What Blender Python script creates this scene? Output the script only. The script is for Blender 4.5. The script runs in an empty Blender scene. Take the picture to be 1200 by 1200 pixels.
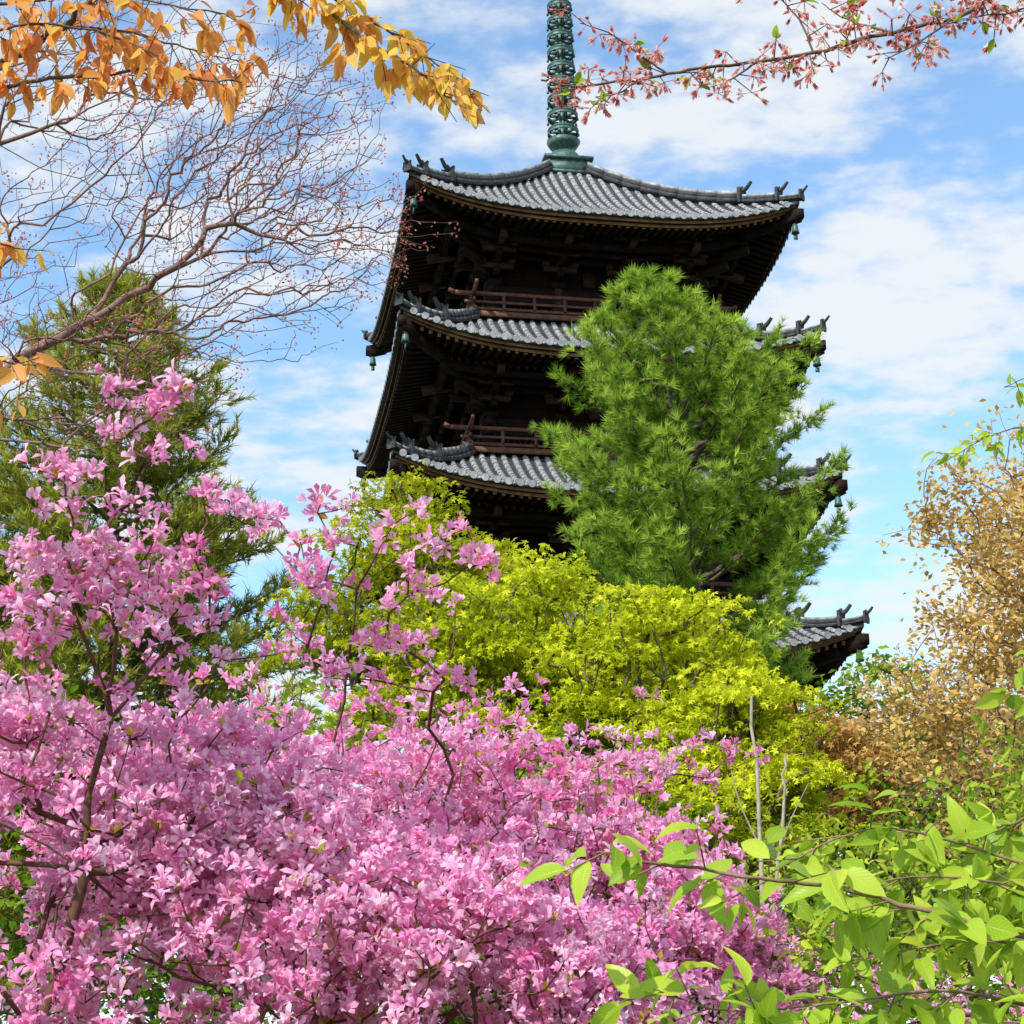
import bpy, math
import numpy as np
from mathutils import Matrix, Vector
rng=np.random.default_rng(7)
S=bpy.context.scene
S.view_settings.view_transform='Standard'; S.view_settings.look='None'; S.view_settings.exposure=0
RAD=math.radians
# ------------------------------------------------------------ materials
def newmat(name):
    m=bpy.data.materials.new(name); m.use_nodes=True; nt=m.node_tree; nt.nodes.clear(); return m,nt,nt.nodes,nt.links
def ramp(N,L,fac,cols):
    r=N.new('ShaderNodeValToRGB'); e=r.color_ramp.elements
    while len(e)<len(cols): e.new(0.5)
    for i,c in enumerate(cols):
        p,col=c; e[i].position=p; e[i].color=(*col,1)
    L.new(fac,r.inputs[0]); return r.outputs[0]
def leafmat(name,cols,trans=0.35,rough=0.5,spec=0.25,vein=None,center=None):
    m,nt,N,L=newmat(name)
    at=N.new('ShaderNodeAttribute'); at.attribute_name='rnd'
    n=len(cols); c=ramp(N,L,at.outputs['Fac'],[(i/(n-1),cols[i]) for i in range(n)])
    bumpn=None
    if center is not None or vein is not None:
        lu=N.new('ShaderNodeAttribute'); lu.attribute_name='luv'
        sp=N.new('ShaderNodeSeparateXYZ'); L.new(lu.outputs['Vector'],sp.inputs[0])
    if center is not None:
        mx=N.new('ShaderNodeMix'); mx.data_type='RGBA'
        mr=N.new('ShaderNodeMapRange'); mr.inputs[1].default_value=0.1; mr.inputs[2].default_value=0.7; mr.inputs[3].default_value=0.6; mr.inputs[4].default_value=0
        L.new(sp.outputs[1],mr.inputs[0]); L.new(mr.outputs[0],mx.inputs[0]); L.new(c,mx.inputs[6]); mx.inputs[7].default_value=(*center,1); c=mx.outputs[2]
    if vein is not None:
        ab=N.new('ShaderNodeMath'); ab.operation='ABSOLUTE'; L.new(sp.outputs[0],ab.inputs[0])
        m1=N.new('ShaderNodeMath'); m1.operation='MULTIPLY_ADD'; L.new(ab.outputs[0],m1.inputs[0]); m1.inputs[1].default_value=-18; 
        m2=N.new('ShaderNodeMath'); m2.operation='MULTIPLY'; L.new(sp.outputs[1],m2.inputs[0]); m2.inputs[1].default_value=52
        L.new(m2.outputs[0],m1.inputs[2])
        sn=N.new('ShaderNodeMath'); sn.operation='SINE'; L.new(m1.outputs[0],sn.inputs[0])
        pw=N.new('ShaderNodeMapRange'); L.new(sn.outputs[0],pw.inputs[0]); pw.inputs[1].default_value=0.75; pw.inputs[2].default_value=1
        md=N.new('ShaderNodeMapRange'); L.new(ab.outputs[0],md.inputs[0]); md.inputs[1].default_value=0.02; md.inputs[2].default_value=0.1; md.inputs[3].default_value=1; md.inputs[4].default_value=0
        mm=N.new('ShaderNodeMath'); mm.operation='MAXIMUM'; L.new(pw.outputs[0],mm.inputs[0]); L.new(md.outputs[0],mm.inputs[1])
        ms=N.new('ShaderNodeMath'); ms.operation='MULTIPLY'; ms.inputs[1].default_value=0.35; L.new(mm.outputs[0],ms.inputs[0])
        mx=N.new('ShaderNodeMix'); mx.data_type='RGBA'; L.new(ms.outputs[0],mx.inputs[0]); L.new(c,mx.inputs[6]); mx.inputs[7].default_value=(*vein,1); c=mx.outputs[2]
        bp=N.new('ShaderNodeBump'); bp.inputs['Strength'].default_value=0.4; bp.inputs['Distance'].default_value=0.002; bp.invert=True; L.new(mm.outputs[0],bp.inputs['Height']); bumpn=bp.outputs[0]
    if vein is not None:
        p=N.new('ShaderNodeBsdfPrincipled'); L.new(c,p.inputs['Base Color']); p.inputs['Roughness'].default_value=rough; p.inputs['Specular IOR Level'].default_value=spec
        L.new(bumpn,p.inputs['Normal'])
    else:
        p=N.new('ShaderNodeBsdfDiffuse'); L.new(c,p.inputs[0])
    t=N.new('ShaderNodeBsdfTranslucent'); L.new(c,t.inputs[0])
    x=N.new('ShaderNodeMixShader'); x.inputs[0].default_value=trans; L.new(p.outputs[0],x.inputs[1]); L.new(t.outputs[0],x.inputs[2])
    o=N.new('ShaderNodeOutputMaterial'); L.new(x.outputs[0],o.inputs[0]); return m
def surfmat(name,c1,c2,scale=4,rough=0.8,stretch=(1,1,1),bump=0.3,metal=0,c3=None,dist=0.02,spec=0.3):
    m,nt,N,L=newmat(name)
    tc=N.new('ShaderNodeTexCoord'); mp=N.new('ShaderNodeMapping'); mp.inputs['Scale'].default_value=stretch; L.new(tc.outputs['Object'],mp.inputs[0])
    nz=N.new('ShaderNodeTexNoise'); nz.inputs['Scale'].default_value=scale; nz.inputs['Detail'].default_value=5; nz.inputs['Roughness'].default_value=0.65; L.new(mp.outputs[0],nz.inputs[0])
    cols=[(0.32,c1),(0.68,c2)] if c3 is None else [(0.3,c1),(0.52,c2),(0.72,c3)]
    c=ramp(N,L,nz.outputs['Fac'],cols)
    p=N.new('ShaderNodeBsdfPrincipled'); L.new(c,p.inputs['Base Color']); p.inputs['Roughness'].default_value=rough; p.inputs['Metallic'].default_value=metal; p.inputs['Specular IOR Level'].default_value=spec
    if bump>0:
        b=N.new('ShaderNodeBump'); b.inputs['Strength'].default_value=bump; b.inputs['Distance'].default_value=dist; L.new(nz.outputs['Fac'],b.inputs['Height']); L.new(b.outputs[0],p.inputs['Normal'])
    o=N.new('ShaderNodeOutputMaterial'); L.new(p.outputs[0],o.inputs[0]); return m
# ------------------------------------------------------------ mesh accumulator
class Acc:
    def __init__(s): s.V=[];s.P3=[];s.P4=[];s.R=[];s.U=[];s.n=0
    def add(s,v,tri=None,quad=None,rnd=0.5,uv=None):
        v=np.asarray(v,float).reshape(-1,3); k=len(v)
        if tri is not None and len(tri): s.P3.append(np.asarray(tri,int).reshape(-1,3)+s.n)
        if quad is not None and len(quad): s.P4.append(np.asarray(quad,int).reshape(-1,4)+s.n)
        s.V.append(v); s.R.append(np.broadcast_to(np.asarray(rnd,float),(k,)).copy())
        s.U.append(np.zeros((k,3)) if uv is None else uv); s.n+=k
    def obj(s,name,mat,parent=None,smooth=False):
        V=np.concatenate(s.V); P3=np.concatenate(s.P3) if s.P3 else np.zeros((0,3),int); P4=np.concatenate(s.P4) if s.P4 else np.zeros((0,4),int)
        me=bpy.data.meshes.new(name); me.vertices.add(len(V)); me.vertices.foreach_set('co',V.astype(np.float32).ravel())
        li=np.concatenate([P3.ravel(),P4.ravel()]).astype(np.int32); me.loops.add(len(li)); me.loops.foreach_set('vertex_index',li)
        ls=np.concatenate([np.arange(len(P3))*3,len(P3)*3+np.arange(len(P4))*4]).astype(np.int32)
        lt=np.concatenate([np.full(len(P3),3),np.full(len(P4),4)]).astype(np.int32)
        me.polygons.add(len(ls)); me.polygons.foreach_set('loop_start',ls); me.polygons.foreach_set('loop_total',lt)
        if smooth: me.polygons.foreach_set('use_smooth',np.ones(len(ls),bool))
        a=me.attributes.new('rnd','FLOAT','POINT'); a.data.foreach_set('value',np.clip(np.concatenate(s.R),0,1).astype(np.float32))
        a=me.attributes.new('luv','FLOAT_VECTOR','POINT'); a.data.foreach_set('vector',np.concatenate(s.U).astype(np.float32).ravel())
        me.update(calc_edges=True); me.materials.append(mat)
        ob=bpy.data.objects.new(name,me); S.collection.objects.link(ob)
        if parent: ob.parent=parent
        return ob
def empty(name,loc=(0,0,0),rz=0):
    e=bpy.data.objects.new(name,None); e.location=loc; e.rotation_euler=(0,0,rz); e.empty_display_size=0.5; S.collection.objects.link(e); return e
def unit(a): return a/np.maximum(np.linalg.norm(a,axis=-1,keepdims=True),1e-9)
def frames(d,n):
    y=unit(d); z=unit(n-(n*y).sum(-1,keepdims=True)*y); x=np.cross(y,z); return np.stack([x,y,z],-1)
def rv(n): return unit(rng.normal(size=(n,3)))
def inst(acc,T,pos,R,sc,rnd):
    V,F,U=T; n=len(pos); nv=len(V); sc=np.broadcast_to(np.asarray(sc,float),(n,))
    W=np.einsum('nij,vj->nvi',R,V)*sc[:,None,None]+pos[:,None,:]
    tri=(F[None]+(np.arange(n)*nv)[:,None,None]).reshape(-1,3)
    acc.add(W.reshape(-1,3),tri=tri,rnd=np.repeat(np.broadcast_to(rnd,(n,)),nv),uv=np.tile(U,(n,1)))
# templates -- main axis +Y, face normal +Z
def T_leaf(seg=5,w=0.26,fold=0.12,curl=0.25,tip=1.0):
    V=[];U=[]
    for i in range(seg+1):
        t=i/seg; hw=w*(math.sin(math.pi*min(1,t**0.85))**0.8)*(1-0.25*t) if 0<i<seg else 0.0
        zc=-curl*t*t
        for s in (-1,0,1):
            V.append((s*hw,t,zc+abs(s)*fold*hw/w)); U.append((s,t,0))
    F=[]
    for i in range(seg):
        a=i*3
        for k in (0,1): F+= [(a+k,a+k+1,a+k+4),(a+k,a+k+4,a+k+3)]
    return np.array(V,float),np.array(F),np.array(U,float)
def T_small():
    V=[(0,0,0),(-.28,.5,.06),(0,.5,-.03),(.28,.5,.06),(0,1,-.12)]
    return np.array(V,float),np.array([(0,2,1),(0,3,2),(1,2,4),(2,3,4)]),np.array([(0,v[1],0) for v in V],float)
def T_maple():
    V=[(0,0,0)];F=[]
    for a,l in ((-105,.6),(-52,.85),(0,1),(52,.85),(105,.6)):
        r=math.radians(a); d=np.array([math.sin(r),math.cos(r),0]); p=np.array([math.cos(r),-math.sin(r),0])
        i=len(V); V+= [tuple(d*l*.45+p*.17+np.array([0,0,.03])),tuple(d*l+np.array([0,0,-.15*l])),tuple(d*l*.45-p*.17+np.array([0,0,.03]))]
        F+= [(0,i,i+1),(0,i+1,i+2)]
    V=np.array(V,float); return V,np.array(F),np.zeros((len(V),3))
def T_flower(op=1.0,seed=0,fine=True):
    q=np.random.default_rng(seed); V=[];F=[];U=[]
    for k in range(5):
        a=2*math.pi*k/5+q.normal()*.2; o=op*(1+q.normal()*.12); bend=q.normal()*.2; tw=q.normal()*.14
        d=np.array([math.cos(a),0,math.sin(a)]); p=np.array([-math.sin(a),0,math.cos(a)]); Y=np.array([0,1,0])
        i=len(V); hw=.27
        if fine:
            pts=[d*.05*o-Y*.5, d*.36*o+Y*.22+p*hw*.62, d*.40*o+Y*.12,d*.36*o+Y*.22-p*hw*.62, d*.74*o+Y*(.42+bend+tw)+p*hw, d*.78*o+Y*(.50+bend),d*.74*o+Y*(.42+bend-tw)-p*hw, d*1.06*o+Y*(.36+bend*2)]
            U+=[(0,0,0),(1,.42,0),(0,.42,0),(-1,.42,0),(1,.8,0),(0,.8,0),(-1,.8,0),(0,1,0)]
            F+=[(i,i+1,i+2),(i,i+2,i+3),(i+1,i+4,i+2),(i+4,i+5,i+2),(i+2,i+5,i+6),(i+2,i+6,i+3),(i+4,i+7,i+5),(i+5,i+7,i+6)]
        else:
            pts=[d*.05*o-Y*.4, d*.62*o+Y*(.38+bend+tw)+p*hw, d*.6*o+Y*(.3+bend),d*.62*o+Y*(.38+bend-tw)-p*hw, d*1.05*o+Y*(.38+bend*2)]
            U+=[(0,0,0),(1,.6,0),(0,.6,0),(-1,.6,0),(0,1,0)]
            F+=[(i,i+1,i+2),(i,i+2,i+3),(i+1,i+4,i+2),(i+2,i+4,i+3)]
        V+=pts
    for k in range(4 if fine else 1):
        a=q.uniform(0,6.28); d=np.array([math.cos(a),0,math.sin(a)])*.22; i=len(V)
        V+=[np.array([.02,0,0]),np.array([-.02,0,0]),d+np.array([0,1.0,0])]; U+=[(0,.3,0),(0,.3,0),(0,.3,0)]; F+=[(i,i+1,i+2)]
    return np.array(V,float),np.array(F),np.array(U,float)
def T_needles(n,spread,w,seed,base=0.0,l0=.6):
    q=np.random.default_rng(seed); V=[];F=[]
    for k in range(n):
        a=q.uniform(0,6.28); s=spread*q.uniform(.3,1); b=q.uniform(0,base); d=np.array([math.cos(a)*math.sin(s),math.cos(s),math.sin(a)*math.sin(s)])*q.uniform(l0,1)
        p=unit(np.cross(d,q.normal(size=3)))*w; i=len(V); o=np.array([0,b,0])
        V+=[o-p,o+p,o+d]; F+=[(i,i+1,i+2)]
    return np.array(V,float),np.array(F),np.zeros((len(V),3))
# ------------------------------------------------------------ branching skeleton
def grow(pts,init,ipar,w=0.25):
    """attach every point to the existing wood that is cheapest to reach"""
    init=np.asarray(init,float); k=len(init); n=len(pts)
    root=init[0]; o=np.argsort(np.linalg.norm(pts-init.mean(0)*0.5-root*0.5,axis=1)); pts=pts[o]
    X=np.zeros((k+n,3)); X[:k]=init; par=np.full(k+n,-1); pl=np.zeros(k+n)
    for i in range(k):
        par[i]=ipar[i]
        if ipar[i]>=0: pl[i]=pl[ipar[i]]+np.linalg.norm(X[i]-X[ipar[i]])
    for i in range(k,k+n):
        d=np.linalg.norm(X[:i]-pts[i-k],axis=1); c=d+w*pl[:i]; c[0]+=0.3; j=int(np.argmin(c)); X[i]=pts[i-k]; par[i]=j; pl[i]=pl[j]+d[j]
    cnt=np.ones(k+n)
    for i in range(k+n-1,0,-1):
        if par[i]>=0 and par[i]<i: cnt[par[i]]+=cnt[i]
    return X,par,cnt
def tube(acc,A,B,ra,rb,ns=4,rnd=.5):
    A=np.asarray(A,float);B=np.asarray(B,float); n=len(A)
    if n==0: return
    d=unit(B-A); h=np.where(np.abs(d[:,2:3])>.9,np.array([[1.,0,0]]),np.array([[0,0,1.]])); x=unit(np.cross(d,h)); y=np.cross(d,x)
    an=np.arange(ns)*2*math.pi/ns; ring=np.cos(an)[None,:,None]*x[:,None]+np.sin(an)[None,:,None]*y[:,None]
    V=np.concatenate([A[:,None]+ring*np.reshape(ra,(-1,1,1)),B[:,None]+ring*np.reshape(rb,(-1,1,1))],1)
    q=np.array([(i,(i+1)%ns,(i+1)%ns+ns,i+ns) for i in range(ns)])
    acc.add(V.reshape(-1,3),quad=(q[None]+(np.arange(n)*2*ns)[:,None,None]).reshape(-1,4),rnd=rnd)
def wood(acc,X,par,cnt,rmin,k,pw=.45,jit=.07,ns=4,rmax=9):
    r=np.minimum(rmin+k*(np.maximum(cnt-1,0))**pw,rmax); idx=np.where(par>=0)[0]
    big=(r[idx]>rmin*3)
    for sel,nn in ((idx[big],6),(idx[~big],3)):
        if len(sel)==0: continue
        A=X[par[sel]];B=X[sel]; L=np.linalg.norm(B-A,axis=1,keepdims=True)
        M=(A+B)/2+rng.normal(size=A.shape)*L*jit; ra=np.minimum(r[par[sel]],r[sel]*1.35); rb=r[sel]
        tube(acc,A,M,ra,(ra+rb)/2,nn); tube(acc,M,B,(ra+rb)/2,rb,nn)
    return r
def polyl(acc,P,r0,r1,ns=7,sub=4,wob=.0):
    P=np.asarray(P,float); Q=[]
    E=np.vstack([2*P[0]-P[1],P,2*P[-1]-P[-2]])
    for i in range(len(P)-1):
        a,b,c,d=E[i:i+4]
        for s in range(sub):
            t=s/sub; Q.append(.5*((2*b)+(c-a)*t+(2*a-5*b+4*c-d)*t*t+(3*b-a-3*c+d)*t**3))
    Q.append(P[-1]); Q=np.array(Q); Q[1:-1]+=rng.normal(size=Q[1:-1].shape)*wob
    n=len(Q); R=np.linspace(r0,r1,n); T=unit(np.gradient(Q,axis=0)); h=np.array([.31,.2,.93]); x=unit(np.cross(T,h)); y=np.cross(T,x)
    an=np.arange(ns)*2*math.pi/ns
    V=Q[:,None]+(np.cos(an)[None,:,None]*x[:,None]+np.sin(an)[None,:,None]*y[:,None])*R[:,None,None]
    q=[(i*ns+j,i*ns+(j+1)%ns,(i+1)*ns+(j+1)%ns,(i+1)*ns+j) for i in range(n-1) for j in range(ns)]
    acc.add(V.reshape(-1,3),quad=q); return Q
# ------------------------------------------------------------ camera, sky, sun
CAM=1.6
cd=bpy.data.cameras.new('camera'); cd.sensor_width=36; cd.lens=63; cd.clip_end=3000; cd.clip_start=.05
cam=bpy.data.objects.new('camera',cd); S.collection.objects.link(cam); S.camera=cam
cam.matrix_world=Matrix.Translation((0,0,CAM))@Matrix.Rotation(math.pi/2+.329,4,'X')@Matrix.Rotation(-.018,4,'Z')
sd=np.array([-.55,-.76,.90]); sd/=np.linalg.norm(sd)
sl=bpy.data.lights.new('sun','SUN'); sl.energy=5.0; sl.angle=RAD(.53); sl.color=(1,.96,.88)
so=bpy.data.objects.new('sun',sl); S.collection.objects.link(so); so.rotation_euler=Vector(sd).to_track_quat('Z','Y').to_euler(); so.location=(-20,-20,40)
w=bpy.data.worlds.new('World'); S.world=w; w.use_nodes=True; N=w.node_tree.nodes; L=w.node_tree.links; N.clear()
try: w.cycles.sampling_method='NONE'
except Exception: pass
sk=N.new('ShaderNodeTexSky'); sk.sky_type='NISHITA'; sk.sun_disc=False; sk.sun_elevation=math.asin(sd[2]); sk.sun_rotation=math.atan2(sd[0],sd[1]); sk.air_density=1.0; sk.dust_density=.6; sk.ozone_density=1.5
tc=N.new('ShaderNodeTexCoord'); sp=N.new('ShaderNodeSeparateXYZ'); L.new(tc.outputs['Generated'],sp.inputs[0])
ad=N.new('ShaderNodeMath'); ad.operation='ADD'; ad.inputs[1].default_value=.2; L.new(sp.outputs[2],ad.inputs[0])
mxz=N.new('ShaderNodeMath'); mxz.operation='MAXIMUM'; mxz.inputs[1].default_value=.03; L.new(ad.outputs[0],mxz.inputs[0])
dv=N.new('ShaderNodeVectorMath'); dv.operation='DIVIDE'; L.new(tc.outputs['Generated'],dv.inputs[0])
cb=N.new('ShaderNodeCombineXYZ'); [L.new(mxz.outputs[0],cb.inputs[i]) for i in range(3)]; L.new(cb.outputs[0],dv.inputs[1])
mp=N.new('ShaderNodeMapping'); mp.inputs['Rotation'].default_value=(0,0,RAD(16)); mp.inputs['Scale'].default_value=(1.9,2.7,.01); mp.inputs['Location'].default_value=(4.3,1.7,0); L.new(dv.outputs[0],mp.inputs[0])
n1=N.new('ShaderNodeTexNoise'); n1.inputs['Scale'].default_value=1.7; n1.inputs['Detail'].default_value=3; n1.inputs['Roughness'].default_value=.5; L.new(mp.outputs[0],n1.inputs[0])
n2=N.new('ShaderNodeTexNoise'); n2.inputs['Scale'].default_value=8; n2.inputs['Detail'].default_value=4; n2.inputs['Roughness'].default_value=.58; L.new(mp.outputs[0],n2.inputs[0])
mm=N.new('ShaderNodeMath'); mm.operation='MULTIPLY_ADD'; mm.inputs[1].default_value=.55; L.new(n2.outputs[0],mm.inputs[0]); L.new(n1.outputs[0],mm.inputs[2])
cf=N.new('ShaderNodeMapRange'); cf.interpolation_type='SMOOTHSTEP'; cf.inputs[1].default_value=.655; cf.inputs[2].default_value=.90; cf.inputs[4].default_value=.93; L.new(mm.outputs[0],cf.inputs[0])
gm=N.new('ShaderNodeMix'); gm.data_type='RGBA'; gm.blend_type='MULTIPLY'; gm.inputs[0].default_value=1; L.new(sk.outputs[0],gm.inputs[6]); gm.inputs[7].default_value=(1.75,2.0,2.0,1)
mc=N.new('ShaderNodeMix'); mc.data_type='RGBA'; L.new(cf.outputs[0],mc.inputs[0]); L.new(gm.outputs[2],mc.inputs[6]); mc.inputs[7].default_value=(5.9,6.15,6.4,1)
bg=N.new('ShaderNodeBackground'); bg.inputs[1].default_value=.15; L.new(mc.outputs[2],bg.inputs[0]); wo=N.new('ShaderNodeOutputWorld'); L.new(bg.outputs[0],wo.inputs[0])
# ------------------------------------------------------------ ground
a=Acc(); g=np.linspace(-1,1,41); g=np.sign(g)*np.abs(g)**2.2*1500; X,Y=np.meshgrid(g,g); Z=np.where(np.hypot(X,Y)<60,.06*np.sin(X*.7)*np.cos(Y*.5),0)
q=[(i*41+j,i*41+j+1,(i+1)*41+j+1,(i+1)*41+j) for i in range(40) for j in range(40)]
a.add(np.stack([X,Y,Z-.05],-1),quad=q); a.obj('ground',surfmat('ground_grass',(.03,.045,.012),(.07,.09,.03),3,.95,c3=(.12,.09,.055)),smooth=True)
# ------------------------------------------------------------ PAGODA
M_tile=surfmat('roof_tile',(.13,.135,.14),(.28,.285,.29),6,.5,c3=(.44,.44,.43),spec=.5)
M_pan=surfmat('roof_pan_tile',(.02,.022,.024),(.06,.062,.065),8,.7)
M_wood=surfmat('dark_timber',(.008,.0042,.0034),(.022,.010,.0075),5,.8,(1,1,4),spec=.15)
M_brk=surfmat('bracket_timber',(.022,.010,.007),(.062,.028,.018),5,.75,spec=.2)
M_edge=surfmat('eave_board',(.07,.032,.012),(.18,.085,.033),4,.7,c3=(.30,.165,.065))
M_rail=surfmat('rail_timber',(.07,.026,.017),(.17,.07,.042),6,.7)
M_bronze=surfmat('bronze_patina',(.03,.06,.055),(.07,.13,.115),9,.5,metal=.3,c3=(.14,.22,.19))
M_white=surfmat('pale_end_grain',(.3,.27,.24),(.45,.42,.38),9,.8)
M_stone=surfmat('podium_stone',(.2,.19,.17),(.34,.33,.3),5,.85)
pg=empty('five_storey_pagoda',(1.58,42.92,0),.181)
A={k:Acc() for k in ('tile','pan','wood','brk','edge','rail','bronze','white','stone')}
Q8=[(0,1,3,2),(4,6,7,5),(0,4,5,1),(2,3,7,6),(0,2,6,4),(1,5,7,3)]
def rot(p,k):
    p=np.asarray(p,float); c,s=[(1,0),(0,1),(-1,0),(0,-1)][k]; return np.stack([p[...,0]*c-p[...,1]*s,p[...,0]*s+p[...,1]*c,p[...,2]],-1)
def beam(acc,p0,p1,w,h,k=0):
    p0=np.array(p0,float);p1=np.array(p1,float); d=unit(p1-p0)
    x=np.cross(d,[0,0,1.]); x=unit(x) if np.linalg.norm(x)>1e-3 else np.array([1.,0,0]); z=np.cross(x,d)
    v=[p+x*sx*w/2+z*sz*h/2 for p in (p0,p1) for sx in (-1,1) for sz in (-1,1)]
    A[acc].add(rot(v,k),quad=Q8)
def box(acc,c,s,k=0):
    v=[(c[0]+a*s[0]/2,c[1]+b*s[1]/2,c[2]+d*s[2]/2) for a in (-1,1) for b in (-1,1) for d in (-1,1)]
    A[acc].add(rot(v,k),quad=Q8)
def lathe(acc,prof,c,ns=24):
    n=len(prof); V=[(c[0]+r*math.cos(2*math.pi*j/ns),c[1]+r*math.sin(2*math.pi*j/ns),c[2]+z) for r,z in prof for j in range(ns)]
    A[acc].add(V,quad=[(i*ns+j,i*ns+(j+1)%ns,(i+1)*ns+(j+1)%ns,(i+1)*ns+j) for i in range(n-1) for j in range(ns)])
def roof(ze,W,wt,rise,b,up=.72):
    ly=lambda yo: np.clip((W-yo)/(W-wt),-.1,1)
    def upt(x,yo): t=ly(yo); return up*np.minimum(1.1,np.abs(x)/np.maximum(yo,.01))**3.2*np.clip(1-t,0,1.1)**1.6
    def zr(x,yo): t=ly(yo); return ze+rise*(.64*t+.36*t*np.abs(t))+upt(x,yo)
    def zs(x,yo): return ze-.27+.24*(W-yo)+upt(x,yo)
    ss=np.linspace(-1,1,33); tt=np.linspace(0,1,9)
    for k in range(4):
        V=[]
        for t in tt:
            yo=W+(wt-W)*t
            for s in ss: V.append((s*yo,-yo,zr(s*yo,yo)))
        A['pan'].add(rot(V,k),quad=[(i*33+j,i*33+j+1,(i+1)*33+j+1,(i+1)*33+j) for i in range(8) for j in range(32)])
        def strip(acc,y0,d0,y1,d1):
            V=[(s*y0,-y0,zr(s*W,W)+d0) for s in ss]+[(s*y1,-y1,zr(s*W,W)+d1) for s in ss]
            A[acc].add(rot(V,k),quad=[(j,j+33,j+34,j+1) for j in range(32)])
        strip('pan',W,0,W,-.07); strip('pan',W,-.07,W-.07,-.075)
        strip('edge',W-.07,-.075,W-.07,-.15); strip('wood',W-.07,-.15,W-.16,-.152); strip('edge',W-.16,-.152,W-.16,-.23); strip('wood',W-.16,-.23,W-.22,-.232)
        V=[]; 
        for yo in np.linspace(W-.16,b-.1,7):
            for s in ss: V.append((s*yo,-yo,zs(s*yo,yo)+.06))
        A['wood'].add(rot(V,k),quad=[(i*33+j,i*33+j+1,(i+1)*33+j+1,(i+1)*33+j) for i in range(6) for j in range(32)])
        sp=.262; n=int(W/sp); an=np.linspace(0,math.pi,6)
        for i in range(-n,n+1):
            x=i*sp; ye=max(abs(x)+.02,wt)
            if ye>W-.1: continue
            m=max(3,int((W-ye)/.22)+1); ys=np.linspace(W+.03,ye,m)
            z=zr(x,ys); V=[]; P4=[]; cnt_=0
            for r_ in range(m-1):
                # each round tile laps over the one below it
                for yy,zz,rr in ((ys[r_],z[r_],.080),(ys[r_+1],z[r_+1],.068)):
                    for q_ in an: V.append((x+rr*math.cos(q_),-yy,zz+rr*.95*math.sin(q_)+.005))
                P4+=[(cnt_+j,cnt_+j+1,cnt_+6+j+1,cnt_+6+j) for j in range(5)]; cnt_+=12
            A['tile'].add(rot(V,k),quad=P4)
            c=[(x,-W-.04,z[0]+.02)]+[(x+.088*math.cos(u),-W-.04,z[0]+.02+.088*math.sin(u)) for u in np.arange(10)*math.pi/5]
            A['tile'].add(rot(c,k),tri=[(0,1+j,1+(j+1)%10) for j in range(10)])
            box('tile',(x+sp/2,-W-.012,float(zr(x+sp/2,W))-.02),(.15,.03,.06),k)
        sp=.2; n=int(W/sp)
        for i in range(-n,n+1):
            x=i*sp+.1
            y1=max(abs(x)+.02,W-1.25)
            if y1<W-.3: beam('wood',(x,-(W-.2),float(zs(x,W-.2))+.0),(x,-y1,float(zs(x,y1))),.09,.11,k); box('edge',(x,-(W-.196),float(zs(x,W-.2))),(.08,.012,.1),k)
            y0=W-1.12; y1=max(abs(x)+.02,b)
            if abs(x)<y0-.1: beam('wood',(x,-y0,float(zs(x,y0))-.15),(x,-y1,float(zs(x,y1))-.15),.1,.13,k); box('brk',(x,-(y0+.004),float(zs(x,y0))-.15),(.085,.012,.11),k)
        for yo,dz,ww in ((W-1.2,-.05,.14),(b+1.25,-.3,.2),(b+.85,-.42,.16),(b+.42,-.55,.16)):
            for s0,s1 in zip(np.linspace(-1,1,13)[:-1],np.linspace(-1,1,13)[1:]):
                beam('wood',(s0*yo,-yo,float(zs(s0*yo,yo))+dz),(s1*yo,-yo,float(zs(s1*yo,yo))+dz),ww*.8,ww,k)
        zb=ze-.27+.24*(W-b)-.35
        for cx in (-1,-1/3,1/3,1):
            x=cx*b
            for st in range(1,4):
                yo=b+.42*st; z=zb-.95+.27*st
                beam('wood',(x,-b,z),(x,-yo-.12,z),.15,.17,k)
                beam('brk',(x-.42,-yo,z+.13),(x+.42,-yo,z+.13),.13,.15,k)
                for ox in (-.36,0,.36): box('brk',(x+ox,-yo,z+.26),(.19,.19,.12),k)
                if st==3: box('white',(x,-yo-.125,z),(.07,.012,.07),k)
            beam('brk',(x,-b,zb+.1),(x,-(b+1.65),zb-.28),.15,.2,k)
            if abs(cx)<1:
                for ox in (-.13,0,.13): box('white',(x+ox,-(b+.09),zb-1.18),(.05,.02,.17),k)
            box('wood',(x,-b-.02,zb-.83),(.34,.34,.2),k)
            if abs(cx)<1: box('brk',(x+b/3,-b-.05,zb-.62),(.3,.12,.42),k)
        for st in range(1,4):
            yo=b+.42*st+.1; z=zb-.95+.27*st; beam('wood',(b-.1,-b+.1,z),(yo,-yo,z),.17,.19,k); box('wood',(yo-.1,-yo+.1,z+.2),(.22,.22,.16),k)
        ys=np.linspace(b,W-.02,7)
        for y0,y1 in zip(ys[:-1],ys[1:]): beam('wood',(y0,-y0,float(zs(y0,y0))-.16),(y1,-y1,float(zs(y1,y1))-.12),.2,.3,k)
        tipz=float(zs(W,W)); box('wood',(W-.03,-W+.03,tipz-.1),(.2,.2,.24),k)
        lathe_c=rot([(W-.12,-(W-.12),tipz-.3)],k)[0]
        lathe('bronze',[(.012,.12),(.012,.0),(.05,-.01),(.075,-.1),(.085,-.2),(.105,-.27),(.09,-.27),(0.0,-.1)],lathe_c,10)
        box('bronze',(W-.12,-(W-.12),tipz-.68),(.10,.02,.12),k)
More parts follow.
